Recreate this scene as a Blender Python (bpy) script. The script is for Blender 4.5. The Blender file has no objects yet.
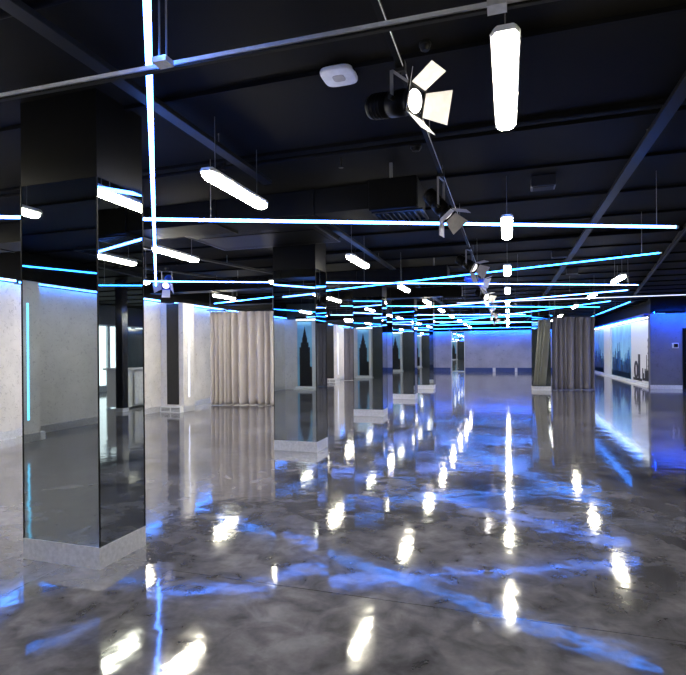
import bpy, bmesh, math, random
from mathutils import Vector, Matrix

S = bpy.context.scene
COL = S.collection
PI = math.pi
H = 1.60            # eye height
F = 520.0           # focal length in pixels of the 686 px wide frame
YAW = math.radians(17.6)
ROLL = math.radians(-0.5)
HOR = 350.5

# ------------------------------------------------------------------ camera
cam_data = bpy.data.cameras.new('camera')
cam = bpy.data.objects.new('camera', cam_data)
COL.objects.link(cam)
S.camera = cam
cam_data.sensor_width = 36.0
cam_data.lens = F / 686.0 * 36.0
cam_data.shift_y = (HOR - 337.5) / 686.0
cam_data.clip_end = 200
cam.matrix_world = (Matrix.Translation((0, 0, H)) @ Matrix.Rotation(YAW, 4, 'Z')
                    @ Matrix.Rotation(PI / 2, 4, 'X') @ Matrix.Rotation(ROLL, 4, 'Z'))

# ------------------------------------------------------------------ world and exposure
w = bpy.data.worlds.new('world')
S.world = w
w.use_nodes = True
w.node_tree.nodes['Background'].inputs[0].default_value = (0.5, 0.6, 0.8, 1)
w.node_tree.nodes['Background'].inputs[1].default_value = 0.3
S.view_settings.view_transform = 'Standard'
S.view_settings.look = 'None'
S.view_settings.gamma = 1
S.view_settings.use_curve_mapping = False
S.view_settings.exposure = 0.0

LAMP = 92.0         # white linear lamps
TUBE = 16.0         # hanging light tubes
COVE = 260.0         # blue strips over the walls

def at(px, py, z):
    """place of a point of the photo that stands at height z"""
    x = px - 343.0
    y = py - HOR
    c, s = math.cos(-ROLL), math.sin(-ROLL)
    x, y = c * x - s * y, s * x + c * y
    d = (H - z) * F / y
    lat = x / F * d
    return Vector((lat * math.cos(YAW) - d * math.sin(YAW), lat * math.sin(YAW) + d * math.cos(YAW), z))

# ------------------------------------------------------------------ materials
def new_mat(name):
    m = bpy.data.materials.new(name)
    m.use_nodes = True
    return m, m.node_tree, m.node_tree.nodes['Principled BSDF']

def plain(name, col, rough=0.5, metal=0.0, noise=0.12, scale=12.0, emit=None, strength=0.0, spec=0.5):
    m, t, b = new_mat(name)
    tc = t.nodes.new('ShaderNodeTexCoord')
    n = t.nodes.new('ShaderNodeTexNoise')
    n.inputs['Scale'].default_value = scale
    n.inputs['Detail'].default_value = 4
    t.links.new(tc.outputs['Object'], n.inputs['Vector'])
    r = t.nodes.new('ShaderNodeValToRGB')
    a = [max(0, c * (1 - noise)) for c in col]
    c2 = [min(1, c * (1 + noise)) for c in col]
    r.color_ramp.elements[0].position = 0.3
    r.color_ramp.elements[1].position = 0.7
    r.color_ramp.elements[0].color = (*a, 1)
    r.color_ramp.elements[1].color = (*c2, 1)
    t.links.new(n.outputs['Fac'], r.inputs['Fac'])
    t.links.new(r.outputs['Color'], b.inputs['Base Color'])
    b.inputs['Roughness'].default_value = rough
    b.inputs['Metallic'].default_value = metal
    b.inputs['Specular IOR Level'].default_value = spec
    if emit:
        b.inputs['Emission Color'].default_value = (*emit, 1)
        b.inputs['Emission Strength'].default_value = strength
    return m

def concrete(name, base, dark, scale=1.6, rough=0.7):
    m, t, b = new_mat(name)
    tc = t.nodes.new('ShaderNodeTexCoord')
    n1 = t.nodes.new('ShaderNodeTexNoise'); n1.inputs['Scale'].default_value = scale
    n1.inputs['Detail'].default_value = 8; n1.inputs['Roughness'].default_value = 0.62
    n2 = t.nodes.new('ShaderNodeTexNoise'); n2.inputs['Scale'].default_value = scale * 9
    n2.inputs['Detail'].default_value = 6; n2.inputs['Distortion'].default_value = 1.4
    t.links.new(tc.outputs['Object'], n1.inputs['Vector'])
    t.links.new(tc.outputs['Object'], n2.inputs['Vector'])
    r1 = t.nodes.new('ShaderNodeValToRGB')
    r1.color_ramp.elements[0].position = 0.35; r1.color_ramp.elements[1].position = 0.68
    r1.color_ramp.elements[0].color = (*dark, 1); r1.color_ramp.elements[1].color = (*base, 1)
    r2 = t.nodes.new('ShaderNodeValToRGB')
    r2.color_ramp.elements[0].position = 0.28; r2.color_ramp.elements[1].position = 0.42
    r2.color_ramp.elements[0].color = (0.45, 0.43, 0.42, 1); r2.color_ramp.elements[1].color = (1, 1, 1, 1)
    mx = t.nodes.new('ShaderNodeMix'); mx.data_type = 'RGBA'; mx.blend_type = 'MULTIPLY'
    mx.inputs['Factor'].default_value = 0.55
    t.links.new(n1.outputs['Fac'], r1.inputs['Fac']); t.links.new(n2.outputs['Fac'], r2.inputs['Fac'])
    t.links.new(r1.outputs['Color'], mx.inputs['A']); t.links.new(r2.outputs['Color'], mx.inputs['B'])
    t.links.new(mx.outputs['Result'], b.inputs['Base Color'])
    b.inputs['Roughness'].default_value = rough
    bp = t.nodes.new('ShaderNodeBump'); bp.inputs['Strength'].default_value = 0.15
    bp.inputs['Distance'].default_value = 0.01
    t.links.new(n2.outputs['Fac'], bp.inputs['Height']); t.links.new(bp.outputs['Normal'], b.inputs['Normal'])
    return m

def floor_material():
    m, t, b = new_mat('polished concrete floor')
    L = t.links.new
    tc = t.nodes.new('ShaderNodeTexCoord')
    n1 = t.nodes.new('ShaderNodeTexNoise'); n1.inputs['Scale'].default_value = 0.9
    n1.inputs['Detail'].default_value = 9; n1.inputs['Roughness'].default_value = 0.66; n1.inputs['Distortion'].default_value = 0.2
    n2 = t.nodes.new('ShaderNodeTexNoise'); n2.inputs['Scale'].default_value = 5.0
    n2.inputs['Detail'].default_value = 8; n2.inputs['Distortion'].default_value = 0.8
    for n in (n1, n2): L(tc.outputs['Object'], n.inputs['Vector'])
    r1 = t.nodes.new('ShaderNodeValToRGB')
    e = r1.color_ramp.elements
    e[0].position = 0.32; e[0].color = (0.045, 0.045, 0.05, 1)
    e[1].position = 0.72; e[1].color = (0.27, 0.262, 0.29, 1)
    k = e.new(0.5); k.color = (0.13, 0.127, 0.142, 1)
    L(n1.outputs['Fac'], r1.inputs['Fac'])
    r2 = t.nodes.new('ShaderNodeValToRGB')
    r2.color_ramp.elements[0].position = 0.3; r2.color_ramp.elements[0].color = (0.45, 0.45, 0.47, 1)
    r2.color_ramp.elements[1].position = 0.6; r2.color_ramp.elements[1].color = (1.15, 1.15, 1.15, 1)
    L(n2.outputs['Fac'], r2.inputs['Fac'])
    mx = t.nodes.new('ShaderNodeMix'); mx.data_type = 'RGBA'; mx.blend_type = 'MULTIPLY'; mx.inputs['Factor'].default_value = 0.8
    L(r1.outputs['Color'], mx.inputs['A']); L(r2.outputs['Color'], mx.inputs['B'])
    # saw cut joints on the pillar grid
    sp = t.nodes.new('ShaderNodeSeparateXYZ'); L(tc.outputs['Object'], sp.inputs[0])
    def joint(out, off, step):
        a = t.nodes.new('ShaderNodeMath'); a.operation = 'ADD'; a.inputs[1].default_value = off; L(out, a.inputs[0])
        p = t.nodes.new('ShaderNodeMath'); p.operation = 'PINGPONG'; p.inputs[1].default_value = step / 2; L(a.outputs[0], p.inputs[0])
        c = t.nodes.new('ShaderNodeMath'); c.operation = 'LESS_THAN'; c.inputs[1].default_value = 0.003; L(p.outputs[0], c.inputs[0])
        return c.outputs[0]
    j1 = joint(sp.outputs['X'], 3.2 + 45.4, 4.54); j2 = joint(sp.outputs['Y'], -3.25 + 45.4, 4.54)
    mxj = t.nodes.new('ShaderNodeMath'); mxj.operation = 'MAXIMUM'; L(j1, mxj.inputs[0]); L(j2, mxj.inputs[1])
    m2 = t.nodes.new('ShaderNodeMix'); m2.data_type = 'RGBA'; m2.inputs['B'].default_value = (0.03, 0.03, 0.035, 1)
    L(mxj.outputs[0], m2.inputs['Factor']); L(mx.outputs['Result'], m2.inputs['A'])
    L(m2.outputs['Result'], b.inputs['Base Color'])
    mr = t.nodes.new('ShaderNodeMapRange'); mr.inputs['To Min'].default_value = 0.04; mr.inputs['To Max'].default_value = 0.11
    L(n2.outputs['Fac'], mr.inputs['Value']); L(mr.outputs['Result'], b.inputs['Roughness'])
    b.inputs['IOR'].default_value = 2.0
    n3 = t.nodes.new('ShaderNodeTexNoise'); n3.inputs['Scale'].default_value = 3.5; n3.inputs['Detail'].default_value = 2.5
    L(tc.outputs['Object'], n3.inputs['Vector'])
    bp = t.nodes.new('ShaderNodeBump'); bp.inputs['Strength'].default_value = 0.4; bp.inputs['Distance'].default_value = 0.006
    L(n3.outputs['Fac'], bp.inputs['Height']); L(bp.outputs['Normal'], b.inputs['Normal'])
    return m

M = dict(
    floor=floor_material(),
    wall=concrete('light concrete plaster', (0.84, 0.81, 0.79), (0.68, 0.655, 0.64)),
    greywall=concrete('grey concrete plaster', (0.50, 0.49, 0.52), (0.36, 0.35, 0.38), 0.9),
    rightwall=concrete('concrete plaster darkened for dim light', (0.145, 0.145, 0.17), (0.10, 0.10, 0.12), 0.9),  # same concrete, base darkened so white light stays dim under the blue wash
    ceiling=plain('black ceiling paint', (0.0036, 0.0032, 0.0026), 0.75, noise=0.3, scale=1.5, spec=0.06),
    rib=plain('black ceiling rib paint', (0.003, 0.003, 0.0035), 0.8, spec=0.06),
    black=plain('black satin paint', (0.0022, 0.0021, 0.002), 0.5, spec=0.06),
    duct=plain('black duct paint', (0.002, 0.0019, 0.0018), 0.55, spec=0.06),
    glossblack=plain('gloss black panel', (0.01, 0.01, 0.014), 0.12),
    mirror=plain('tinted mirror', (0.50, 0.545, 0.56), 0.015, 1.0, noise=0.0),
    steel=plain('brushed steel', (0.78, 0.78, 0.80), 0.35, 0.6, scale=30),
    galv=plain('galvanised steel', (0.012, 0.012, 0.011), 0.45, 0.1, scale=20, spec=0.2),
    dimsteel=plain('dark galvanised tray', (0.0035, 0.0033, 0.003), 0.5, 0.0, scale=20, spec=0.1),
    rod=plain('thin steel rod', (0.18, 0.18, 0.18), 0.4, 0.5),
    alu=plain('aluminium channel', (0.75, 0.76, 0.8), 0.3, 0.3, scale=20),
    housing=plain('white plastic housing', (0.75, 0.75, 0.76), 0.4),
    lamp=plain('lit lamp diffuser', (0.9, 0.9, 0.9), 0.3, emit=(1.0, 0.94, 0.75), strength=LAMP),
    tube=plain('lit violet white tube', (0.7, 0.7, 0.9), 0.3, emit=(0.055, 0.21, 1.0), strength=TUBE * 1.9),
    tubeblue=plain('lit blue tube', (0.5, 0.7, 0.9), 0.3, emit=(0.013, 0.21, 1.0), strength=TUBE * 1.5),
    tubecyan=plain('lit cyan strip', (0.5, 0.8, 0.9), 0.3, emit=(0.10, 0.62, 1.0), strength=4.0),
    stripwhite=plain('lit pale strip', (0.8, 0.8, 0.95), 0.3, emit=(0.62, 0.7, 1.0), strength=1.9),
    cove=plain('lit blue cove strip', (0.2, 0.4, 0.9), 0.3, emit=(0.003, 0.12, 1.0), strength=COVE * 0.8),
    coveright=plain('lit strong blue cove strip', (0.2, 0.4, 0.9), 0.3, emit=(0.002, 0.085, 1.0), strength=COVE * 2.0),
    covesoft=plain('lit soft blue cove strip', (0.2, 0.4, 0.9), 0.3, emit=(0.04, 0.24, 1.0), strength=COVE * 0.12),
    covewhite=plain('lit white cove strip', (0.9, 0.9, 0.9), 0.3, emit=(0.85, 0.95, 1.0), strength=9.0),
    spotlens=plain('lit spotlight lens', (0.9, 0.9, 0.9), 0.2, emit=(1.0, 0.95, 0.9), strength=16),
    spotdim=plain('spotlight lens', (0.5, 0.5, 0.5), 0.1, emit=(1.0, 0.95, 0.9), strength=1.2),
    door=plain('pale barn door metal', (0.40, 0.38, 0.38), 0.6, scale=20),
    bluebody=plain('blue spotlight paint', (0.01, 0.06, 0.5), 0.35),
    curtain=plain('taupe curtain fabric', (0.62, 0.56, 0.53), 0.85, noise=0.06, scale=3),
    curtaingrey=plain('grey curtain fabric', (0.20, 0.185, 0.21), 0.85, noise=0.06, scale=3),
    curtainreflection=plain('dark olive curtain reflection', (0.20, 0.20, 0.17), 0.85, noise=0.08, scale=3),  # olive tint imitates a curtain reflected in tinted mirror
    white=plain('white paint', (0.78, 0.78, 0.77), 0.5, noise=0.03),
    muralsky=plain('mural sky blue print', (0.28, 0.62, 0.95), 0.4, noise=0.25, scale=1.2),
    muralmid=plain('mural mid blue print', (0.02, 0.15, 0.42), 0.4, noise=0.3, scale=3),
    muraldark=plain('mural deep blue print', (0.008, 0.045, 0.14), 0.4, noise=0.3, scale=3),
    ink=plain('black print', (0.008, 0.008, 0.01), 0.5),
    darkwall=plain('dark grey green wall', (0.045, 0.055, 0.055), 0.35, scale=2),
    sky=plain('bright frosted window', (0.9, 0.95, 0.95), 0.3, emit=(0.86, 1.0, 0.98), strength=2.6),
    frame=plain('pale window frame', (0.45, 0.52, 0.55), 0.4),
    glass=plain('dark glass screen', (0.02, 0.035, 0.045), 0.05),
)

# ------------------------------------------------------------------ mesh helpers
class MB:
    def __init__(s): s.v = []; s.f = []; s.sm = []
    def add(s, vs, fs, smooth=False):
        o = len(s.v); s.v += [tuple(v) for v in vs]
        for f in fs: s.f.append([i + o for i in f]); s.sm.append(smooth)
        return s
    def box(s, x0, x1, y0, y1, z0, z1, mat=None):
        vs = [Vector((x, y, z)) for x in (x0, x1) for y in (y0, y1) for z in (z0, z1)]
        if mat: vs = [mat @ v for v in vs]
        return s.add(vs, [(0, 1, 3, 2), (4, 6, 7, 5), (0, 4, 5, 1), (2, 3, 7, 6), (0, 2, 6, 4), (1, 5, 7, 3)])
    def bar(s, a, b, w, h):
        """box section w wide, h high from a to b"""
        a, b = Vector(a), Vector(b); d = (b - a).normalized()
        up = Vector((0, 0, 1)) if abs(d.z) < 0.95 else Vector((1, 0, 0))
        x = d.cross(up).normalized() * w / 2; z = x.cross(d).normalized() * h / 2
        vs = [p + i * x + j * z for p in (a, b) for i, j in ((-1, -1), (1, -1), (1, 1), (-1, 1))]
        return s.add(vs, [(3, 2, 1, 0), (4, 5, 6, 7), (0, 1, 5, 4), (1, 2, 6, 5), (2, 3, 7, 6), (3, 0, 4, 7)])
    def tube(s, a, b, r, n=10, r2=None):
        a, b = Vector(a), Vector(b); d = (b - a).normalized()
        up = Vector((0, 0, 1)) if abs(d.z) < 0.95 else Vector((1, 0, 0))
        x = d.cross(up).normalized(); z = x.cross(d).normalized()
        r2 = r if r2 is None else r2
        vs = []
        for p, q in ((a, r), (b, r2)):
            for i in range(n):
                t = 2 * PI * i / n
                vs.append(p + x * math.cos(t) * q + z * math.sin(t) * q)
        s.add(vs, [(i, (i + 1) % n, n + (i + 1) % n, n + i) for i in range(n)], True)
        s.add(vs[:n], [tuple(reversed(range(n)))]); s.add(vs[n:], [tuple(range(n))])
        return s
    def lathe(s, prof, n=24, mat=None, axis='z'):
        vs = []
        for r, h in prof:
            for i in range(n):
                t = 2 * PI * i / n
                v = Vector((h, r * math.cos(t), r * math.sin(t))) if axis == 'x' else Vector((r * math.cos(t), r * math.sin(t), h))
                vs.append(mat @ v if mat else v)
        fs = []
        for k in range(len(prof) - 1):
            for i in range(n):
                fs.append((k * n + i, k * n + (i + 1) % n, (k + 1) * n + (i + 1) % n, (k + 1) * n + i))
        s.add(vs, fs, True)
        m = (len(prof) - 1) * n
        s.add(vs[:n], [tuple(reversed(range(n)))]); s.add(vs[m:], [tuple(range(n))])
        return s
    def prism(s, pts, ax, t0, t1):
        """outline pts (u, v) pushed from t0 to t1 along axis ax"""
        def mk(u, v, t): return {'x': (t, u, v), 'y': (u, t, v), 'z': (u, v, t)}[ax]
        n = len(pts)
        vs = [mk(u, v, t0) for u, v in pts] + [mk(u, v, t1) for u, v in pts]
        return s.add(vs, [tuple(range(n)), tuple(reversed(range(n, 2 * n)))] + [(i, n + i, n + (i + 1) % n, (i + 1) % n) for i in range(n)])
    def build(s, name, mat, parent=None, bevel=0.0, loc=None):
        me = bpy.data.meshes.new(name)
        vs = s.v
        if loc: vs = [tuple(Vector(v) - Vector(loc)) for v in vs]
        me.from_pydata(vs, [], s.f)
        me.polygons.foreach_set('use_smooth', s.sm)
        bm = bmesh.new(); bm.from_mesh(me); bmesh.ops.recalc_face_normals(bm, faces=bm.faces); bm.to_mesh(me); bm.free()
        me.materials.append(mat)
        o = bpy.data.objects.new(name, me); COL.objects.link(o)
        if loc: o.location = loc
        if parent: o.parent = parent
        if bevel:
            b = o.modifiers.new('bevel', 'BEVEL'); b.width = bevel; b.segments = 2; b.limit_method = 'ANGLE'
        return o

def tag(o, label, cat=None, group=None, kind=None):
    o['label'] = label
    if cat: o['category'] = cat
    if group: o['group'] = group
    if kind: o['kind'] = kind
    return o

def thing(name, label, cat, loc=(0, 0, 0), rz=0.0, group=None):
    o = bpy.data.objects.new(name, None); COL.objects.link(o)
    o.location = loc; o.rotation_euler = (0, 0, rz); o.empty_display_size = 0.1
    return tag(o, label, cat, group)

def struct(name, mb, mat, label):
    return tag(mb.build(name, mat), label, kind='structure')

def dup(root, loc, rz=None, label=None, group=None):
    r = root.copy(); COL.objects.link(r); r.location = loc
    if rz is not None: r.rotation_euler = (0, 0, rz)
    if label: r['label'] = label
    if group: r['group'] = group
    for ch in list(root.children):
        c = ch.copy(); COL.objects.link(c); c.parent = r
        for g in list(ch.children):
            d = g.copy(); COL.objects.link(d); d.parent = c
    return r

ORD = ['nearest', 'second', 'third', 'fourth', 'fifth', 'sixth', 'seventh', 'eighth', 'ninth', 'tenth', 'eleventh', 'twelfth']

# ------------------------------------------------------------------ the room shell
XL, XR, YB, YF, ZC = -8.9, 10.0, -4.7, 38.5, 3.55
WT = 2.93           # top of the plastered walls
YR = 23.0           # right plaster wall facing us
XM = 5.6            # mural wall running away from us

struct('floor', MB().box(XL - .3, XR + .3, YB - .3, YF + .3, -0.2, 0), M['floor'], 'glossy polished grey concrete floor')
struct('ceiling', MB().box(XL - .3, XR + .3, YB - .3, YF + .3, ZC, ZC + .2), M['ceiling'], 'black painted ceiling')
ribs = MB()
y = YB + 0.6
while y < YF:
    ribs.box(XL, XR, y, y + 0.035, ZC - 0.03, ZC)
    y += 1.25
struct('trim_1', ribs, M['rib'], 'thin black ribs across the ceiling')

m = MB().box(XL - .3, XL, YB, 7.5, 0, WT).box(XL - .3, XL - .0, 11.0, YF, 0, WT).box(XL - .3, XL - .12, 7.5, 11.0, 0, WT)
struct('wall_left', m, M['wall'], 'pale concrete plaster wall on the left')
struct('trim_2', MB().box(XL - .3, XL + .06, YB, YF, WT + .05, ZC), M['black'], 'black band above the left plaster wall')
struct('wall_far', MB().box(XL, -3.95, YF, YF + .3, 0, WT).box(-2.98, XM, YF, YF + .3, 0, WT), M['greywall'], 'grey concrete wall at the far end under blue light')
struct('trim_3', MB().box(XL, XM, YF - .06, YF + .3, WT + .05, ZC).box(-3.95, -2.98, YF, YF + .3, WT, WT + .05), M['black'], 'black band above the far wall')
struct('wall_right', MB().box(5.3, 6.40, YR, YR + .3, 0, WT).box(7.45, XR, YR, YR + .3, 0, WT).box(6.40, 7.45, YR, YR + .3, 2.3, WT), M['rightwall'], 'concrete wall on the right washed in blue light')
struct('trim_4', MB().box(5.3, XR, YR - .06, YR + .3, WT + .05, ZC), M['black'], 'black band above the right wall')
struct('wall_mural', MB().box(XM, XM + .3, YR + .3, YF, 0, 2.98), M['white'], 'white wall running away behind the murals')
struct('trim_6', MB().box(XM - .05, XM + .3, YR + .3, YF, 2.98, ZC), M['black'], 'black band above the mural wall')
struct('wall_back', MB().box(XL - .3, XR + .3, YB - .3, YB, 0, ZC), M['darkwall'], 'dark grey green wall behind the viewer')
struct('wall_side', MB().box(XR, XR + .3, YB, 14.6, 0, ZC).box(XR, XR + .3, 22.2, YR, 0, ZC).box(XR, XR + .3, 14.6, 22.2, 2.75, ZC), M['darkwall'], 'dark side wall on the right beyond the frame')

# baseboards
struct('baseboard_left', MB().box(XL, XL + .02, YB, 7.5, 0, .15).box(XL - .12, XL - .1, 7.5, 11.0, 0, .15).box(XL, XL + .02, 11.0, YF, 0, .15), M['steel'], 'brushed steel baseboard on the left wall')
bb = MB()
for x0, x1 in ((-8.8, -4.0), (-2.95, -1.05), (-0.85, 0.45), (0.62, 1.95), (2.1, 5.5)):
    bb.box(x0, x1, YF - .02, YF, 0, .28)
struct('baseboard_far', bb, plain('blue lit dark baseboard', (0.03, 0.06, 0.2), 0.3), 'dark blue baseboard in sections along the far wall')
wb = MB()
for x0, x1 in ((-1.05, -0.85), (0.45, 0.62), (1.95, 2.1)):
    wb.box(x0, x1, YF - .03, YF, 0, .28)
struct('trim_5', wb, M['white'], 'white gaps in the far baseboard')
struct('baseboard_right', MB().box(5.3, 6.38, YR - .02, YR, 0, .15).box(7.47, XR, YR - .02, YR, 0, .15), M['steel'], 'brushed steel baseboard on the right wall')

# door in the right wall, window in the side wall
d = MB().box(6.45, 7.40, YR + .1, YR + .15, 0.0, 2.28)
dr = struct('door_1', d, M['glossblack'], 'dark door at the right end of the blue wall')
MB().box(6.40, 6.47, YR - .03, YR + .3, 0, 2.34).box(7.38, 7.45, YR - .03, YR + .3, 0, 2.34).box(6.47, 7.38, YR - .03, YR + .3, 2.28, 2.34).build('door_frame', M['black'], dr)
MB().tube((6.55, YR + .04, 1.0), (6.55, YR + .1, 1.0), .012).tube((6.55, YR + .04, 1.0), (6.67, YR + .04, 1.0), .01).build('door_handle', M['steel'], dr)
win = struct('window_1', MB().box(XR + .12, XR + .14, 14.6, 22.2, 0.25, 2.75), M['sky'], 'tall bright frosted window on the right side wall')
wf = MB()
for k in range(6):
    yy = 14.6 + k * 1.52
    wf.box(XR + .02, XR + .12, yy - .07, yy + .07, 0.2, 2.75)
wf.box(XR + .02, XR + .12, 14.6, 22.2, 2.69, 2.75).box(XR + .0, XR + .12, 14.6, 22.2, 0.0, .25)
wf.build('window_frame', M['frame'], win)

# ------------------------------------------------------------------ blue strips over the walls
def cove(a, b, mat, label, lip=False):
    a = Vector((a[0], a[1], WT + .025)); b = Vector((b[0], b[1], WT + .025))
    t = thing('cove_light', label, 'light strip', a, group=None)
    la, lb = Vector((0, 0, 0)), b - a
    MB().bar(la, lb, .03, .02).build('light_strip', mat, t)
    MB().bar(la + Vector((0, 0, .022)), lb + Vector((0, 0, .022)), .05, .012).build('channel', M['alu'], t)
    if lip:
        MB().bar(la + Vector((0, -.05, -.0)), lb + Vector((0, -.05, -.0)), .008, .07).build('front_lip', M['black'], t)
    return t
cove((XL + .1, YB + .1), (XL + .1, 7.45), M['covesoft'], 'blue light strip along the top of the left wall, nearest run')
cove((XL + .02, 7.6), (XL + .02, 10.9), M['covesoft'], 'blue light strip over the recessed left wall section behind the first pillar')
for k, (y0, y1) in enumerate(((11.05, 11.7), (12.35, 18.2), (18.9, 24.6), (25.3, 31.0), (31.7, 38.2))):
    cove((XL + .1, y0), (XL + .1, y1), M['covesoft'], ['blue light strip over the narrow panel right of the first pillar',
         'blue light strip over the wall behind the taupe curtain', 'blue light strip over the left wall behind the second pillar',
         'blue light strip over the left wall past the second pillar', 'blue light strip over the last stretch of left wall'][k])
cove((-8.7, YF - .22), (-4.0, YF - .22), M['cove'], 'blue light strip over the far wall, left stretch', True)
cove((-2.95, YF - .22), (5.5, YF - .22), M['cove'], 'blue light strip over the middle of the far wall', True)
cove((5.35, YR - .4), (9.9, YR - .4), M['coveright'], 'blue light strip over the concrete wall on the right', True)

# ------------------------------------------------------------------ pilasters with a light line on the left wall
def pilaster(y0, label, lit):
    t = thing('wall_pilaster', label, 'pilaster', (XL + .002, y0, 0), group='pilasters on the left wall')
    MB().box(0.0, .7, 0, .5, 0.15, 2.9).build('body', M['wall'], t)
    MB().box(0.0, .705, -.005, .505, 0, .15).build('kick_plate', M['steel'], t)
    MB().box(0.2, .56, -.02, 0.0, .2, 2.88).build('black_panel', M['glossblack'], t)
    v = MB().box(0.05, .68, -.13, -.006, 0.0, .15)
    vent = v.build('vent_box', M['white'], t)
    g = MB()
    for i in range(2):
        for j in range(3):
            g.box(.1 + i * .3, .36 + i * .3, -.135, -.13, .035 + j * .035, .05 + j * .035)
    g.build('vent_slots', M['ink'], vent)
    c = MB().box(.7, .712, .235, .265, .4, 2.5)
    c.build('light_line', lit, t)
    return t
for k, y0 in enumerate((-1.2, 5.45, 11.85, 18.3, 24.75, 31.2)):
    pilaster(y0, ['pale concrete pilaster with cyan light line mirrored in the first pillar',
                  'pale concrete pilaster beside the near left wall, outside the left edge',
                  'white pilaster with light line and black side panel left of the taupe curtain',
                  'white pilaster hidden behind the second mirrored pillar',
                  'white pilaster with dark side panel between second and third pillars',
                  'farthest white pilaster on the left wall'][k], M['tubecyan'] if k == 0 else M['stripwhite'])

# ------------------------------------------------------------------ mirrored pillars
def pillar(x0, x1, y0, y1, label, group='mirrored pillars'):
    cx, cy = (x0 + x1) / 2, (y0 + y1) / 2
    a, b = (x1 - x0) / 2, (y1 - y0) / 2
    t = thing('mirrored_pillar', label, 'pillar', (cx, cy, 0), group=group)
    MB().box(-a + .012, a - .012, -b + .012, b - .012, 0, ZC).build('core', M['black'], t)
    MB().box(-a, a, -b, b, 2.9, ZC).build('upper_casing', M['black'], t)
    e = .008
    MB().box(-a + e, a - e, -b, -b + .01, .16, 2.9).build('mirror_panel', M['mirror'], t)
    MB().box(-a + e, a - e, b - .01, b, .16, 2.9).build('mirror_panel', M['mirror'], t)
    MB().box(a - .01, a, -b + e, b - e, .16, 2.9).build('mirror_panel', M['mirror'], t)
    MB().box(-a, -a + .01, -b + e, b - e, .16, 2.9).build('mirror_panel', M['mirror'], t)
    k = .004
    for q in (MB().box(-a - k, a + k, -b - k, -b + .01, 0, .16), MB().box(-a - k, a + k, b - .01, b + k, 0, .16),
              MB().box(a - .01, a + k, -b + .01, b - .01, 0, .16), MB().box(-a - k, -a + .01, -b + .01, b - .01, 0, .16)):
        q.build('kick_plate', M['steel'], t)
    c = MB()
    for sx in (-1, 1):
        for sy in (-1, 1):
            c.box(sx * a - .004, sx * a + .004, sy * b - .004, sy * b + .004, .16, 2.9)
    c.build('corner_trim', M['dimsteel'], t)
    return t
PX0, PX1 = -3.61, -2.88
for k, y0 in enumerate((3.11, 7.68, 12.22, 16.75, 21.2)):
    pillar(PX0, PX1, y0, y0 + .5, ['nearest mirrored pillar, the large one at the left of the picture',
        'second mirrored pillar, right of the taupe curtain', 'third mirrored pillar in the row, near the middle distance',
        'fourth mirrored pillar in the row', 'fifth and farthest mirrored pillar of the left row'][k])
pillar(.88, 1.55, 21.3, 21.8, 'mirrored pillar beside the grey curtain, a modelled curtain reflection across it')
# the mirrored panel set in the far wall
t = thing('mirror_panel_door', 'narrow mirrored panel in the gap of the far wall', 'mirror', (-3.465, YF + .1, 0))
MB().box(-.44, .44, 0, .03, .03, 2.88).build('mirror', M['mirror'], t)
MB().box(-.48, -.44, -.02, .05, 0, 2.92).box(.44, .48, -.02, .05, 0, 2.92).box(-.44, .44, -.02, .05, 2.88, 2.92).box(-.44, .44, -.02, .05, 0, .03).build('frame', M['steel'], t)

# ------------------------------------------------------------------ curtains
def curtain(name, A, B, z0, z1, folds, amp, mat, label, seed, lean=0.0, rail=True, header=.22):
    random.seed(seed)
    A, B = Vector((*A, 0)), Vector((*B, 0))
    L = (B - A).length; dx = (B - A) / L; nx = Vector((dx.y, -dx.x, 0))
    t = thing(name, label, 'curtain', A)
    N, R = folds * 14, 26
    warp = [random.uniform(.4, 1.7) for _ in range(folds)]
    tot = sum(warp); cum = [0]
    for q in warp: cum.append(cum[-1] + q / tot)
    am = [random.uniform(.65, 1.2) for _ in range(folds)]
    skew = [random.uniform(-.012, .012) for _ in range(folds + 1)]
    vs, fs = [], []
    for r in range(R + 1):
        h = r / R; z = z0 + (z1 - z0) * h
        for i in range(N + 1):
            k = min(i // 14, folds - 1); f = (i - 14 * k) / 14
            s = cum[k] + (cum[k + 1] - cum[k]) * f
            bow = (skew[k] * (1 - f) + skew[k + 1] * f) * math.sin(h * PI)
            ph = 2 * PI * f
            a = amp * am[k]
            fade = 1 - .55 * max(0, (h - .9) / .1)
            off = -a * fade * (1 - max(0.0, math.sin(PI * f)) ** .9) + .012 * math.sin(k * 2.3 + h * 2.5)
            if h > .9: off += .022 * math.sin(i * 0.95)
            if h < .08: off *= 1 + (.08 - h) * 3
            p = dx * (s * L + bow + lean * (1 - h) ** 1.3 + .02 * math.cos(ph)) + nx * off
            vs.append((p.x, p.y, z))
    for r in range(R):
        for i in range(N):
            q = r * (N + 1) + i
            fs.append((q, q + 1, q + N + 2, q + N + 1))
    mb = MB(); mb.add(vs, fs, True)
    o = mb.build('fabric', mat, t)
    so = o.modifiers.new('thick', 'SOLIDIFY'); so.thickness = .005
    if rail:
        e = L + max(0, 0)
        hk = MB().tube((dx * -.05 + Vector((0, 0, z1 + .045))), (dx * (e + .05) + Vector((0, 0, z1 + .045))), .014)
        n = folds * 2
        for i in range(n):
            p = dx * (L * (i + .5) / n)
            hk.tube(p + Vector((0, 0, z1 - .02)), p + Vector((0, 0, z1 + .04)), .006, 6)
        hk.build('rail', M['galv'], t)
        for q in (.04, L - .04):
            p = dx * q
            MB().tube(p + Vector((0, 0, z1 + .05)), p + Vector((0, 0, ZC)), .006, 6).build('suspension_rod', M['rod'], t)
    return t
curtain('curtain', (-8.42, 13.45), (-6.52, 13.92), .02, 2.78, 11, .28, M['curtain'], 'taupe floor length curtain hanging in deep folds left of the second pillar', 4)
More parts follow.
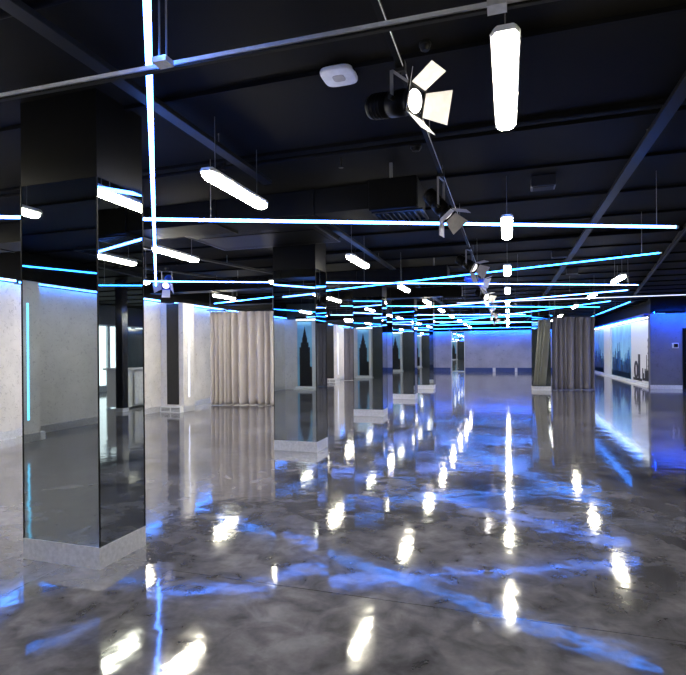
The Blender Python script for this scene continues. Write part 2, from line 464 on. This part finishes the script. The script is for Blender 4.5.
curtain('curtain', (1.68, 21.45), (3.22, 21.95), .02, 2.82, 8, .24, M['curtaingrey'], 'grey gathered floor length curtain standing right of the middle', 9)
curtain('curtain', (1.10, 21.2), (1.55, 21.2), .2, 2.72, 6, .09, M['curtainreflection'], 'solid stand-in for a slanted curtain reflection in the far mirrored pillar', 12, lean=-.2, rail=True)  # solid sheet models a curtain reflection inside the pillar mirror
curtain('curtain', (-8.3, 26.3), (-7.6, 26.6), .02, 2.78, 5, .07, M['curtaingrey'], 'grey curtain by the left wall past the third pillar', 15)

# ------------------------------------------------------------------ ceiling equipment: trays, beams, ducts
def tray(name, a, b, wd, label, mat, cat):
    a, b = Vector(a), Vector(b)
    t = thing(name, label, cat, a)
    d = b - a; L = d.length; u = d / L; n = u.cross(Vector((0, 0, 1))).normalized()
    MB().bar((0, 0, 0), d, wd, .006).build('tray_base', mat, t)
    MB().bar(n * wd / 2 + Vector((0, 0, .018)), d + n * wd / 2 + Vector((0, 0, .018)), .004, .035).bar(-n * wd / 2 + Vector((0, 0, .018)), d - n * wd / 2 + Vector((0, 0, .018)), .004, .035).build('side_rail', mat, t)
    k = 0.6
    while k < L:
        MB().tube(u * k + Vector((0, 0, 0)), u * k + Vector((0, 0, ZC - a.z)), .005, 6).build('suspension_rod', M['rod'], t)
        k += max(3.0, L / 9)
    return t
tray('cable_tray', (-2.45, 0.5, 3.40), (-2.45, 5.1, 3.40), .10, 'grey cable tray running away above the near left lamps', M['galv'], 'cable tray')
tray('cable_tray', (-2.45, 6.0, 3.40), (-2.45, 37.8, 3.40), .10, 'grey cable tray continuing beyond the nearest black duct', M['galv'], 'cable tray')
tray('cable_tray', (-6.2, 5.8, 3.35), (-4.2, 14.5, 3.35), .08, 'narrow cable tray above the taupe curtain', M['galv'], 'cable tray')
tray('cable_tray', (1.2, 0.5, 3.42), (1.2, 37.8, 3.42), .10, 'dark cable tray crossing the ceiling right of the lamp row', M['dimsteel'], 'cable tray')
A = at(700, 211, 3.45); B = at(634, 296, 3.45)
t = thing('ceiling_beam', 'dark steel beam slanting across the right side of the ceiling', 'beam', A)
MB().bar((0, 0, 0), B - A, .07, .012).build('flange', M['dimsteel'], t)
MB().bar((0, 0, .05), B - A + Vector((0, 0, .05)), .012, .09).build('web', M['dimsteel'], t)
MB().bar((0, 0, -.012), B - A + Vector((0, 0, -.012)), .012, .012).build('edge_lip', M['galv'], t)
t = thing('soffit_rail', 'steel rail with a blue glow leading back to the grey curtain', 'rail', (4.35, 21.2, 3.3))
MB().bar((0, 0, 0), (0, 12.5, 0), .18, .02).build('rail_body', M['galv'], t)
MB().bar((-.1, 0, -.02), (-.1, 12.5, -.02), .02, .02).build('light_strip', M['tubeblue'], t)
for k in range(5):
    MB().tube((0, .4 + 2.9 * k, 0), (0, .4 + 2.9 * k, ZC - 3.3), .006, 6).build('suspension_rod', M['rod'], t)

# dark pipes crossing the ceiling near the viewer
for (Y0, z, r, lab) in ((2.15, 3.47, .035, 'dark pipe crossing the ceiling nearest the viewer'), (4.75, 3.5, .02, 'dark conduit crossing the ceiling behind the white ceiling disc'),
                        (9.6, 3.5, .025, 'dark conduit crossing the ceiling beyond the black duct')):
    t = thing('ceiling_pipe', lab, 'pipe', (XL + .1, Y0, z))
    MB().tube((0, 0, 0), (XR - XL - .2, 0, 0), r, 10).build('pipe', M['rib'], t)
    for k in range(4):
        MB().box(2 + 4 * k, 2.03 + 4 * k, -r - .006, r + .006, -r - .006, ZC - z).build('pipe_clip', M['dimsteel'], t)

def grille(parent, x0, x1, y0, y1, z, glow=False):
    f = MB().box(x0, x1, y0, y0 + .03, z - .02, z).box(x0, x1, y1 - .03, y1, z - .02, z).box(x0, x0 + .03, y0 + .03, y1 - .03, z - .02, z).box(x1 - .03, x1, y0 + .03, y1 - .03, z - .02, z)
    o = f.build('grille', M['dimsteel'], parent)
    s = MB(); x = x0 + .05
    while x < x1 - .05:
        s.box(x, x + .012, y0 + .03, y1 - .03, z - .03, z - .002); x += .055
    s.build('grille_slats', M['galv'], o)

def duct(x0, x1, y0, y1, z0, z1, label, box=.5):
    t = thing('air_duct', label, 'air duct', (x0, y0, z0))
    W, D, Hh = x1 - x0, y1 - y0, z1 - z0
    MB().box(0, W - box, .03, D - .03, .03, Hh).build('duct_body', M['duct'], t)
    MB().box(W - box, W, 0, D, 0, Hh + .03).build('outlet_box', M['duct'], t, bevel=.008)
    MB().box(W, W + .006, .02, D - .02, .02, Hh).build('end_cap', M['galv'] if False else M['dimsteel'], t)
    for k in range(max(1, int((W - box) / 1.2))):
        MB().box(.6 + 1.2 * k, .63 + 1.2 * k, .015, D - .015, .015, Hh + .005).build('joint_flange', M['black'], t)
    for hx, hy in ((.3, .1), (.3, D - .13), (W - .3, .1)):
        MB().box(hx, hx + .03, hy, hy + .03, Hh, ZC - z0 - .002).build('hanger', M['rod'], t)
    g = thing  # no-op alias kept local
    grille(t, W - box + .02, W + .05, .05, D - .05, 0.0)
    return t
duct(-8.6, -.86, 5.2, 5.75, 3.04, 3.33, 'black air duct with slatted outlet ending left of the stage lights, nearest')
duct(-8.6, -1.2, 11.0, 11.45, 3.05, 3.34, 'second black air duct, behind the nearest one')
duct(-8.6, -1.2, 14.5, 15.0, 3.05, 3.34, 'third black air duct further down the hall')
duct(-8.6, -1.2, 23.9, 24.4, 3.05, 3.34, 'farthest black air duct')
t = thing('air_conditioner', 'shallow black ceiling unit in front of the second pillar top', 'air conditioner', (-3.44, 7.05, 3.27))
MB().box(-1.0, .98, -.55, .55, 0, .1).build('casing', M['duct'], t, bevel=.01)
MB().box(-1.02, 1.0, -.57, -.55, 0, .02).box(-1.02, 1.0, .55, .57, 0, .02).box(.98, 1.0, -.57, .57, 0, .02).box(-1.02, -1.0, -.57, .57, 0, .02).build('edge_trim', M['galv'], t)
MB().box(-.9, .9, -.35, .35, -.006, 0).build('intake_panel', M['black'], t)
for sx in (-.9, .8):
    for sy in (-.5, .5):
        MB().tube((sx, sy, .1), (sx, sy, ZC - 3.27), .005, 6).build('suspension_rod', M['rod'], t)

def ceiling_vent(x, y, s, label):
    t = thing('ceiling_vent', label, 'ceiling vent', (x, y, ZC - .06))
    h = s / 2
    MB().box(-h, h, -h, -h + .03, 0, .055).box(-h, h, h - .03, h, 0, .055).box(-h, -h + .03, -h + .03, h - .03, 0, .055).box(h - .03, h, -h + .03, h - .03, 0, .055).build('frame', M['galv'], t)
    q = MB()
    for k in range(1, 5):
        w_ = h - k * h / 5
        q.box(-w_, w_, -w_, -w_ + .012, .004, .04).box(-w_, w_, w_ - .012, w_, .004, .04).box(-w_, -w_ + .012, -w_ + .012, w_ - .012, .004, .04).box(w_ - .012, w_, -w_ + .012, w_ - .012, .004, .04)
    q.build('vent_vanes', M['dimsteel'], t)
ceiling_vent(-7.2, -1.9, .9, 'square ceiling vent seen mirrored in the nearest pillar')
ceiling_vent(3.6, 4.4, .7, 'square ceiling vent on the right, seen mirrored in the nearest pillar side')

# small ceiling fittings
p = at(339, 79, 3.5)
t = thing('access_point', 'white rounded square disc on the ceiling left of the near stage light', 'wireless access point', (p.x, p.y, ZC - .045))
pts = []
for i in range(40):
    a = 2 * PI * i / 40
    c, s_ = math.cos(a), math.sin(a)
    k = .12 / (abs(c) ** 4 + abs(s_) ** 4) ** .25
    pts.append((k * c, k * s_))
o = MB().prism(pts, 'z', 0, .035).build('cover', M['housing'], t, bevel=.012)
o = MB().prism([(.35 * x, .35 * y) for x, y in pts], 'z', -.003, 0).build('centre_badge', M['door'], t)
MB().box(-.07, .07, -.07, .07, .035, .045).build('mount', M['galv'], t)
def detector(px, py, label, r=.05):
    p = at(px, py, ZC)
    t = thing('smoke_detector', label, 'smoke detector', (p.x, p.y, ZC - .05))
    MB().lathe([(r * .5, 0), (r * .8, .008), (r, .03)], 16).build('cover', M['dimsteel'], t)
    MB().lathe([(r * 1.1, .03), (r * 1.1, .05)], 16).build('base', M['galv'], t)
detector(416, 146, 'small round smoke detector beyond the near stage light')
detector(425, 43, 'small round detector just above the stage light barn doors', .035)
p = at(341, 158, ZC)
t = thing('sprinkler', 'small sprinkler head hanging above the nearest black duct', 'sprinkler', (p.x, p.y, ZC - .1))
MB().tube((0, 0, .03), (0, 0, .1), .008, 8).build('stem', M['galv'], t)
MB().lathe([(.025, 0), (.025, .004), (.008, .006), (.008, .03)], 12).build('deflector', M['galv'], t)
for px, py, s_, lab in ((543, 182, .13, 'small black junction box on the ceiling right of the lamp row'), (560, 254, .16, 'small black junction box over the second blue tube'),
                        (572, 271, .13, 'tiny black box on the ceiling right of the farther lamps')):
    p = at(px, py, ZC - .05)
    t = thing('junction_box', lab, 'junction box', (p.x, p.y, ZC - .12))
    MB().box(-s_, s_, -.1, .1, 0, .12).build('box_body', M['ink'], t, bevel=.006)
    MB().box(-s_ + .02, s_ - .02, -.08, .08, -.006, 0).build('lid', M['black'], t)

# ------------------------------------------------------------------ white linear lamps
LZ = 3.0
def make_lamp(label):
    t = thing('linear_lamp', label, 'ceiling lamp', (0, 0, LZ))
    L = 1.05
    prof = [(-.06, .045), (.06, .045), (.068, .06), (.05, .085), (-.05, .085), (-.068, .06)]
    n = MB()
    vs = []
    secs = [(0, .7), (.03, 1), (L - .03, 1), (L, .7)]
    for yy, k in secs: vs += [(x * k, yy, .06 + (z - .06) * k) for x, z in prof]
    q = len(prof)
    fs = [tuple(range(q)), tuple(reversed(range(3 * q, 4 * q)))]
    for s_ in range(3):
        for i in range(q): fs.append((s_ * q + i, (s_ + 1) * q + i, (s_ + 1) * q + (i + 1) % q, s_ * q + (i + 1) % q))
    n.add(vs, fs)
    for yy in (.18, .4, .62, .84):
        n.box(-.066, .066, yy, yy + .03, .05, .064)
    n.build('housing', M['housing'], t)
    dprof = [(-.058, .046), (-.058, .018), (-.045, .003), (-.02, -.004), (.02, -.004), (.045, .003), (.058, .018), (.058, .046)]
    q = len(dprof); vs = []
    secs = [(.02, .6), (.035, .88), (.07, 1), (L - .07, 1), (L - .035, .88), (L - .02, .6)]
    for yy, k in secs: vs += [(x * k, yy, .046 + (z - .046) * k) for x, z in dprof]
    fs = [tuple(range(q)), tuple(reversed(range((len(secs) - 1) * q, len(secs) * q)))]
    for s_ in range(len(secs) - 1):
        for i in range(q): fs.append((s_ * q + i, (s_ + 1) * q + i, (s_ + 1) * q + (i + 1) % q, s_ * q + (i + 1) % q))
    MB().add(vs, fs).build('diffuser', M['lamp'], t)
    for yy in (.15, L - .15):
        MB().tube((0, yy, .08), (0, yy, ZC - LZ - .004), .0035, 6).build('suspension_rod', M['rod'], t)
    return t
rows = [
    (0.0, [2.40, 5.9, 9.4, 12.85, 16.35, 19.85, 23.3, 26.8, 30.3, 33.8], 'lamp row right of the stage lights', 0),
    (-2.3, [3.56, 7.5, 11.4, 15.1, 18.6, 22.3, 26.0, 29.8, 33.5], 'lamp row under the long cable tray', 0),
    (-4.65, [1.92, 5.98, 9.7, 13.3, 17.0, 20.6, 24.3, 28.0, 31.6], 'lamp row between the pillars and the left wall', 0),
    (-7.1, [-3.1, 0.6, 3.98, 7.95, 11.5, 15.9, 19.0, 22.7, 26.4, 30.0], 'lamp row closest to the left wall', 0),
    (2.2, [11.45, 15.0, 18.75, 24.0, 27.8, 31.5], 'lamp row on the right above the grey curtain', 0),
    (7.6, [2.0, 6.0, 10.0], 'lamp row added for light beyond the right edge', 0),  # unseen row, added to light the desk side
    (-2.3, [-3.4, -0.4], 'lamp row behind the viewer', 0),
    (3.2, [-3.0, 1.0], 'lamp row above and right of the viewer', 0),
]
lamp0 = None
for x, ys, where, _ in rows:
    for k, yy in enumerate(ys):
        lab = 'white linear lamp hanging lit, %s, %s' % ('nearest' if k == 0 else ORD[k] + ' along', where)
        if x == 0.0 and k == 0:
            lab = 'large lit white linear lamp at top centre right, nearest of its row'
        if lamp0 is None:
            lamp0 = make_lamp(lab); lamp0.location = (x, yy + .08, LZ); lamp0['group'] = 'white linear ceiling lamps'
        else:
            dup(lamp0, (x, yy + .08, LZ), None, lab)

# ------------------------------------------------------------------ hanging light tubes
TZ = 2.93
def light_tube(a, b, mat, label, r=.010, rods=None):
    a, b = Vector(a), Vector(b)
    t = thing('light_tube', label, 'light tube', a, group='hanging light tubes')
    d = b - a; L = d.length; u = d / L
    MB().tube(u * .03, d - u * .03, r, 10).build('glowing_tube', mat, t)
    for p, q in ((Vector((0, 0, 0)), u * .03), (d - u * .03, d)):
        MB().tube(p, q, r * 1.15, 10).build('end_cap', M['housing'], t)
    n = max(2, int(L / 2.2) + 1)
    for i in range(n):
        k = .25 + (L - .5) * i / (n - 1)
        MB().tube(u * k + Vector((0, 0, r * .8)), u * k + Vector((0, 0, ZC - a.z - .004)), .0035, 6).build('suspension_rod', M['rod'], t)
    return t
def tp(x0, y0, x1, y1, mat, label, r=.010):
    return light_tube(at(x0, y0, TZ), at(x1, y1, TZ), mat, label, r)
light_tube(at(145.5, -45, TZ), at(156, 288, TZ), M['tube'], 'bright violet white tube running straight up the left of the picture', .015)
tp(-70, 216, 678, 227, M['tube'], 'long bright tube crossing the whole width, highest of the level ones', .015)
tp(214, 303.6, 662, 252.6, M['tubeblue'], 'blue tube rising to the right, second from the top')
tp(132, 281.2, 639, 285, M['tube'], 'level violet tube behind the second pillar top, ending right of the lamp row')
tp(418, 308.2, 629, 290, M['tube'], 'violet tube rising to the right just under the level violet one')
tp(456, 303, 700, 294.2, M['stripwhite'], 'thin pale tube reaching the right edge of the picture')
tp(340, 306, 600, 307, M['tubeblue'], 'level dim blue tube in the middle distance')
tp(440, 323.5, 611, 301, M['tubeblue'], 'blue tube rising to the right above the grey curtain')
tp(330, 315, 526, 314.6, M['tube'], 'level tube ending just left of the modelled curtain reflection')
tp(400, 319, 553, 315.6, M['tubeblue'], 'blue tube ending at the left edge of the grey curtain')
tp(345, 322, 550, 322, M['tube'], 'low level tube over the far hall')
tp(392, 327, 553, 321, M['tubeblue'], 'low blue tube rising to the modelled curtain reflection')
tp(430, 329, 540, 327, M['tubeblue'], 'lowest and farthest blue tube before the end wall')
light_tube((-7.6, -3.8, TZ), (-1.4, -2.2, TZ), M['tube'], 'violet tube behind the viewer mirrored in the pillars')
light_tube((-8.2, 2.6, TZ), (-6.2, -1.6, TZ), M['tubeblue'], 'blue tube near the left wall beyond the frame')
light_tube((3.0, 9.4, TZ), (8.8, 6.2, TZ), M['tube'], 'tube on the right beyond the frame')

# the unlit metal channel crossing at the top
A = at(-60, 111, 2.87); B = at(600, -10, 2.87)
t = thing('hanging_channel', 'long unlit aluminium channel crossing the top left of the picture', 'metal channel', A)
d = B - A; u = d.normalized(); n = u.cross(Vector((0, 0, 1)))
MB().bar((0, 0, 0), d, .020, .010).build('channel_base', M['galv'], t)
MB().bar(n * .012 + Vector((0, 0, .016)), d + n * .012 + Vector((0, 0, .016)), .005, .018).bar(-n * .012 + Vector((0, 0, .016)), d - n * .012 + Vector((0, 0, .016)), .005, .018).build('channel_lip', M['alu'], t)
for px, py in ((163, 62), (497, 6)):
    q = at(px, py, 2.87) - A
    MB().box(-.035, .035, -.03, .03, -.012, .012, Matrix.Translation(q)).build('bracket', M['steel'], t)
    for e in (-.018, .018):
        MB().tube(q + Vector((e, 0, .01)), q + Vector((e, 0, ZC - 2.87)), .004, 6).build('suspension_rod', M['rod'], t)

# ------------------------------------------------------------------ the lighting track and its spotlights
TX, TRZ = -.60, 3.30
t = thing('lighting_track', 'black lighting track running down the hall with stage lights hung on it', 'lighting track', (TX, .6, TRZ))
MB().bar((0, 0, 0), (0, 30, 0), .035, .035).build('track_bar', M['black'], t)
MB().bar((.019, 0, -.012), (.019, 30, -.012), .003, .008).build('edge_line', M['alu'], t)
for k in range(11):
    MB().tube((0, .9 + 2.8 * k, .015), (0, .9 + 2.8 * k, ZC - TRZ), .004, 6).build('suspension_rod', M['rod'], t)
for k, (yy, zz) in enumerate(((4.0, 0), (8.1, 0), (10.9, 0))):
    pass

def spotlight(Y, direction, body_mat, lens_mat, label, s=1.0, drop=.30):
    """stage light hung from the track: local +X is the beam"""
    t = thing('stage_light', label, 'stage light', (TX, Y, TRZ), group='stage lights on the track')
    D = Vector(direction).normalized()
    up = Vector((0, 0, 1)); yv = up.cross(D).normalized(); zv = D.cross(yv)
    R = Matrix((D, yv, zv)).transposed().to_4x4()
    T = Matrix.Translation((0, 0, -drop)) @ R @ Matrix.Scale(s, 4)
    MB().lathe([(.045, -.23), (.068, -.22), (.072, -.20), (.072, -.09), (.062, -.085), (.062, -.07), (.075, -.065), (.075, .03), (.066, .035), (.066, .07), (.08, .075), (.08, .10)], 28, T, 'x').build('body', body_mat, t)
    rg = MB()
    for h in (-.19, -.165, -.14, -.115):
        rg.lathe([(.0735, h - .004), (.0755, h), (.0735, h + .004)], 28, T, 'x')
    rg.build('cooling_rings', body_mat, t)
    MB().lathe([(.064, .100), (.060, .106), (.03, .112), (.004, .114)], 24, T, 'x').build('lens', lens_mat, t)
    fr = MB()
    for a in ((-.085, .085, .072, .085), (-.085, .085, -.085, -.072), (-.085, -.072, -.072, .072), (.072, .085, -.072, .072)):
        fr.box(.099, .112, a[0], a[1], a[2], a[3], T)
    fr.build('door_frame', body_mat, t)
    # four barn doors, each a tapering plate hinged at the frame
    for k in range(4):
        Rk = Matrix.Rotation(k * PI / 2, 4, 'X')
        op = math.radians((38, 52, 40, 30)[k])
        hinge = Matrix.Translation((.112, 0, .08)) @ Matrix.Rotation(-op + PI / 2 - PI / 2, 4, 'Y')
        w0, w1, l = .068, (.098 if k % 2 else .075), .15
        vs = [(0, -w0, 0), (0, w0, 0), (l, w1, 0), (l, -w1, 0)]
        vs = [Vector(v) for v in vs] + [Vector((v[0], v[1], .003)) for v in vs]
        vs = [T @ Rk @ hinge @ v for v in vs]
        MB().add(vs, [(3, 2, 1, 0), (4, 5, 6, 7), (0, 1, 5, 4), (1, 2, 6, 5), (2, 3, 7, 6), (3, 0, 4, 7)]).build('barn_door', M['door'], t)
    # yoke: two arms and a crossbar
    top = (drop - .06) / s
    A1 = T @ Vector((0, .09, 0)); A2 = T @ Vector((0, -.09, 0))
    up_l = Vector((0, 0, 1))
    B1 = A1 + up_l * top * s; B2 = A2 + up_l * top * s
    y_ = MB().bar(A1, B1, .004, .02 * s).bar(A2, B2, .004, .02 * s).bar(B1, B2, .02 * s, .004)
    y_.build('yoke', M['rod'], t)
    kn = MB()
    for q, e in ((A1, 1), (A2, -1)):
        dd = (A1 - A2).normalized() * e
        kn.tube(q - dd * .02, q + dd * .02, .014, 10)
    kn.build('yoke_knob', M['galv'], t)
    mid = (B1 + B2) / 2
    MB().tube(mid, (0, 0, -.03), .008, 8).box(-.03, .03, -.025, .025, -.04, .022).build('track_clamp', M['galv'], t)
    return t
spotlight(3.08, (.90, -.40, -.20), M['black'], M['spotlens'], 'large black stage light, lit and facing right with open barn doors', 1.02, .22)
spotlight(5.05, (.55, -.12, -.70), M['black'], M['spotdim'], 'black stage light tilted down, second from the viewer', .95, .34)
spotlight(8.85, (.72, -.35, -.50), M['black'], M['spotdim'], 'black stage light with pale front, third along the track', 1.1)
spotlight(11.0, (.80, .20, -.30), M['bluebody'], M['spotdim'], 'blue stage light, fourth along the track', 1.1)
spotlight(14.0, (.6, -.45, -.40), M['black'], M['spotlens'], 'black stage light, fifth along the track', 1.1)
spotlight(17.2, (.75, .20, -.45), M['bluebody'], M['spotdim'], 'blue stage light, sixth along the track', 1.1)
spotlight(20.5, (.6, -.3, -.7), M['black'], M['spotdim'], 'black stage light, seventh along the track', 1.1)
spotlight(24.5, (.6, .3, -.7), M['black'], M['spotdim'], 'black stage light farthest down the track', 1.1)
# two small spotlights by the left wall
for (x, yy, D, mat, lab) in ((-6.6, 9.0, (.3, -.7, -.5), M['bluebody'], 'blue stage light at the lower end of the upright tube'),
                             (-5.6, 12.7, (.2, -.6, -.7), M['black'], 'black stage light above the taupe curtain')):
    keep = TX; TX = x
    spotlight(yy, D, mat, M['spotdim'], lab, 1.1)
    TX = keep
t = thing('lighting_track', 'short lighting track over the taupe curtain carrying two lights', 'lighting track', (-7.3, 8.4, 3.32))
dd = Vector((2.2, 5.6, 0))
MB().bar((0, 0, 0), dd, .035, .03).build('track_bar', M['galv'], t)
for k in (.1, .5, .9):
    MB().tube(dd * k, dd * k + Vector((0, 0, ZC - 3.32)), .005, 6).build('suspension_rod', M['rod'], t)

# ------------------------------------------------------------------ murals on the receding right wall
def skyline(name, parent, y0, y1, ztop, n, mat, x, seed, spire=.25, thick=.012):
    random.seed(seed)
    mb = MB(); wd = (y1 - y0) / n
    for i in range(n):
        a = y0 + i * wd; h = .35 + (ztop - .35) * random.random() ** 1.1
        mb.box(x - thick, x, a, a + wd * random.uniform(.6, 1.0), .14, h)
        if random.random() < spire:
            c = a + wd * .4
            mb.add([(x - thick, c - .06, h), (x - thick, c + .06, h), (x - thick, c, h + .5), (x, c - .06, h), (x, c + .06, h), (x, c, h + .5)],
                   [(0, 1, 2), (5, 4, 3), (0, 2, 5, 3), (1, 4, 5, 2)])
    mb.box(x - thick, x, y0, y1, .14, .4)
    return mb.build(name, mat, parent)
for (y0, y1, lab, sd) in ((34.4, 38.3, 'blue city skyline mural, farther of the two right of the grey curtain', 3), (27.6, 32.2, 'blue city skyline mural beside the white lettered panel', 8)):
    t = thing('skyline_mural', lab, 'mural', (XM, y0, 0))
    L = y1 - y0
    MB().box(-.06, -.002, 0, L, .12, 2.72).build('backing', M['muralsky'], t)
    skyline('distant_towers', t, 0, L, 1.5, 22, M['muralmid'], -.061, sd, .5)
    skyline('near_towers', t, 0, L, 1.2, 16, M['muraldark'], -.074, sd + 1, .5)
t = thing('lettered_panel', 'white wall panel with black printed shapes left of the blue wall', 'mural', (XM, 23.6, 0))
MB().box(-.05, -.002, 0, 3.95, .12, 2.72).build('backing', M['white'], t)
# black "d": ring and stem (outline in y,z)
mb = MB()
yc, zc, ro, ri, nn = 2.95, .60, .42, .20, 32
vs = []; X0, X1 = -.062, -.051
for r_ in (ro, ri):
    for X in (X0, X1):
        for i in range(nn):
            a = 2 * PI * i / nn
            vs.append((X, yc + (.62 if r_ == ri else .95) * r_ * math.cos(a), zc + (1.0 if r_ == ro else 1.3) * r_ * math.sin(a)))
fs = []
for i in range(nn):
    j = (i + 1) % nn
    fs += [(i, j, 2 * nn + j, 2 * nn + i), (nn + i, 3 * nn + i, 3 * nn + j, nn + j), (i, nn + i, nn + j, j), (2 * nn + i, 2 * nn + j, 3 * nn + j, 3 * nn + i)]
mb.add(vs, fs)
mb.box(X0, X1, 2.2, 2.55, .16, 1.32).box(X0, X1, 1.9, 3.5, .14, .26)
mb.build('printed_letter', M['ink'], t)
random.seed(5)
mb = MB()
for i in range(9):
    a = .55 + i * .14
    mb.box(X0, X1, a, a + .13, .2, .3 + random.random() * .45)
mb.box(X0, X1, .72, .82, .2, 2.0).box(X0, X1, 1.05, 1.12, .2, 1.3)
for k in range(5): mb.box(X0, X1, .66, .88, .8 + .27 * k, .86 + .27 * k)
mb.build('printed_tower', M['ink'], t)
t = thing('wall_post', 'bright white post between the two blue murals', 'post', (XM, 32.3, 0))
MB().box(-.14, -.002, 0, 2.0, .1, 2.76).build('post_face', M['white'], t)
MB().box(-.145, -.002, -.004, 2.004, 0, .1).build('kick_plate', M['steel'], t)
t = thing('mural_plinth', 'low white ledge with glow at the foot of the murals', 'ledge', (XM, 23.5, 0))
MB().box(-.3, -.15, 0, 14.9, 0, .06).box(-.15, -.002, 0, 8.7, 0, .1).box(-.15, -.002, 10.9, 14.9, 0, .1).build('ledge', M['white'], t)
t = thing('cornice_light', 'cornice coloured as if lit blue, with a white light line above the murals', 'cornice', (XM, 23.4, 2.8))
MB().box(-.42, -.002, 0, 15.0, .03, .16).build('cornice', plain('cornice coloured as blue lit', (0.02, 0.06, 0.35), 0.5), t)  # blue light on the cornice face is put into its base colour
MB().box(-.30, -.24, 0, 15.0, .005, .03).build('light_strip', M['covewhite'], t)
MB().box(-.46, -.43, 0.5, 12.0, .02, .05).build('front_strip', M['tubeblue'], t)

# intercom on the blue right wall
t = thing('intercom', 'small dark intercom panel on the blue lit right wall', 'intercom', (6.15, YR - .001, 1.68))
MB().box(-.11, .11, -.03, 0, -.1, .1).build('casing', M['steel'], t, bevel=.006)
MB().box(-.05, .09, -.034, -.03, -.07, .07).build('screen', M['glossblack'], t)

# ------------------------------------------------------------------ mural alcove behind the viewer, seen only in the mirrors
t = thing('tower_mural', 'blue mural with a black tower silhouette, seen mirrored in the second pillar', 'mural', (-8.33, YB, 0))
MB().box(0, .72, .002, .06, .12, 2.8).build('backing', M['muralsky'], t)
mb = MB()
mb.box(.10, .56, .061, .075, .12, 1.75).box(.16, .50, .061, .075, 1.75, 1.95).box(.22, .44, .061, .075, 1.95, 2.15).box(.56, .70, .061, .075, .12, .95)
mb.add([(.24, .061, 2.15), (.42, .061, 2.15), (.33, .061, 2.6), (.24, .075, 2.15), (.42, .075, 2.15), (.33, .075, 2.6)], [(0, 1, 2), (5, 4, 3), (0, 2, 5, 3), (1, 4, 5, 2), (0, 3, 4, 1)])
mb.build('tower_silhouette', M['ink'], t)
MB().box(0, .95, .08, .5, 0, .07).box(0, .9, .08, .3, .07, .14).build('step', M['white'], t)
MB().box(0, .9, .12, .18, 2.86, 2.9).build('light_strip', M['covewhite'], t)
MB().box(0, .95, .0, .25, 2.9, 3.0).build('cornice', M['black'], t)
struct('trim_7', MB().box(XL, -8.34, YB, YB + .06, 0, 2.9), M['wall'], 'pale plaster strip left of the tower mural')
t = thing('wall_post', 'white post beside the tower mural, seen only in mirrors', 'post', (-7.59, YB, 0))
MB().box(0, .14, .002, .3, 0.15, 2.85).build('post_face', M['white'], t)
for k, x in enumerate((-5.6, -3.6, -1.6)):
    t = thing('glass_screen', 'dark glass screen on the wall behind the viewer, %s from the tower mural' % ('first', 'second', 'third')[k], 'glass screen', (x, YB, 0))
    MB().box(-.9, .9, .01, .03, .1, 2.7).build('pane', M['glass'], t)
    MB().box(-.95, -.9, .002, .05, 0, 2.75).box(.9, .95, .002, .05, 0, 2.75).box(-.9, .9, .002, .05, 2.7, 2.75).box(-.9, .9, .002, .05, 0, .1).build('frame', M['dimsteel'], t)

# ------------------------------------------------------------------ reception desk and post beyond the right edge, seen mirrored
t = thing('reception_desk', 'white curved front reception desk, seen mirrored in the nearest pillar', 'reception desk', (4.5, 12.15, 0))
MB().prism([(0, 0), (.12, .5), (.18, 1.2), (.12, 1.9), (0, 2.5), (.7, 2.5), (.7, 0)], 'z', .04, 1.1).build('front', M['white'], t)
MB().box(-.06, .8, -.05, 2.55, 1.1, 1.15).build('counter_top', M['white'], t, bevel=.01)
MB().box(.3, .33, .1, 2.4, 1.15, 2.3).build('glass_screen', M['glass'], t)
MB().prism([(-.01, .3), (.08, .7), (.11, 1.2), (.08, 1.25), (.05, .9), (-.02, .5)], 'z', .1, 1.0).build('curved_panel', M['housing'], t)
t = thing('black_post', 'slim black post beside the reception desk, beyond the right edge', 'post', (4.2, 11.6, 0))
MB().box(-.11, .11, -.11, .11, .1, ZC).build('post_body', M['glossblack'], t)
MB().box(-.12, .12, -.12, .12, 0, .1).build('kick_plate', M['steel'], t)
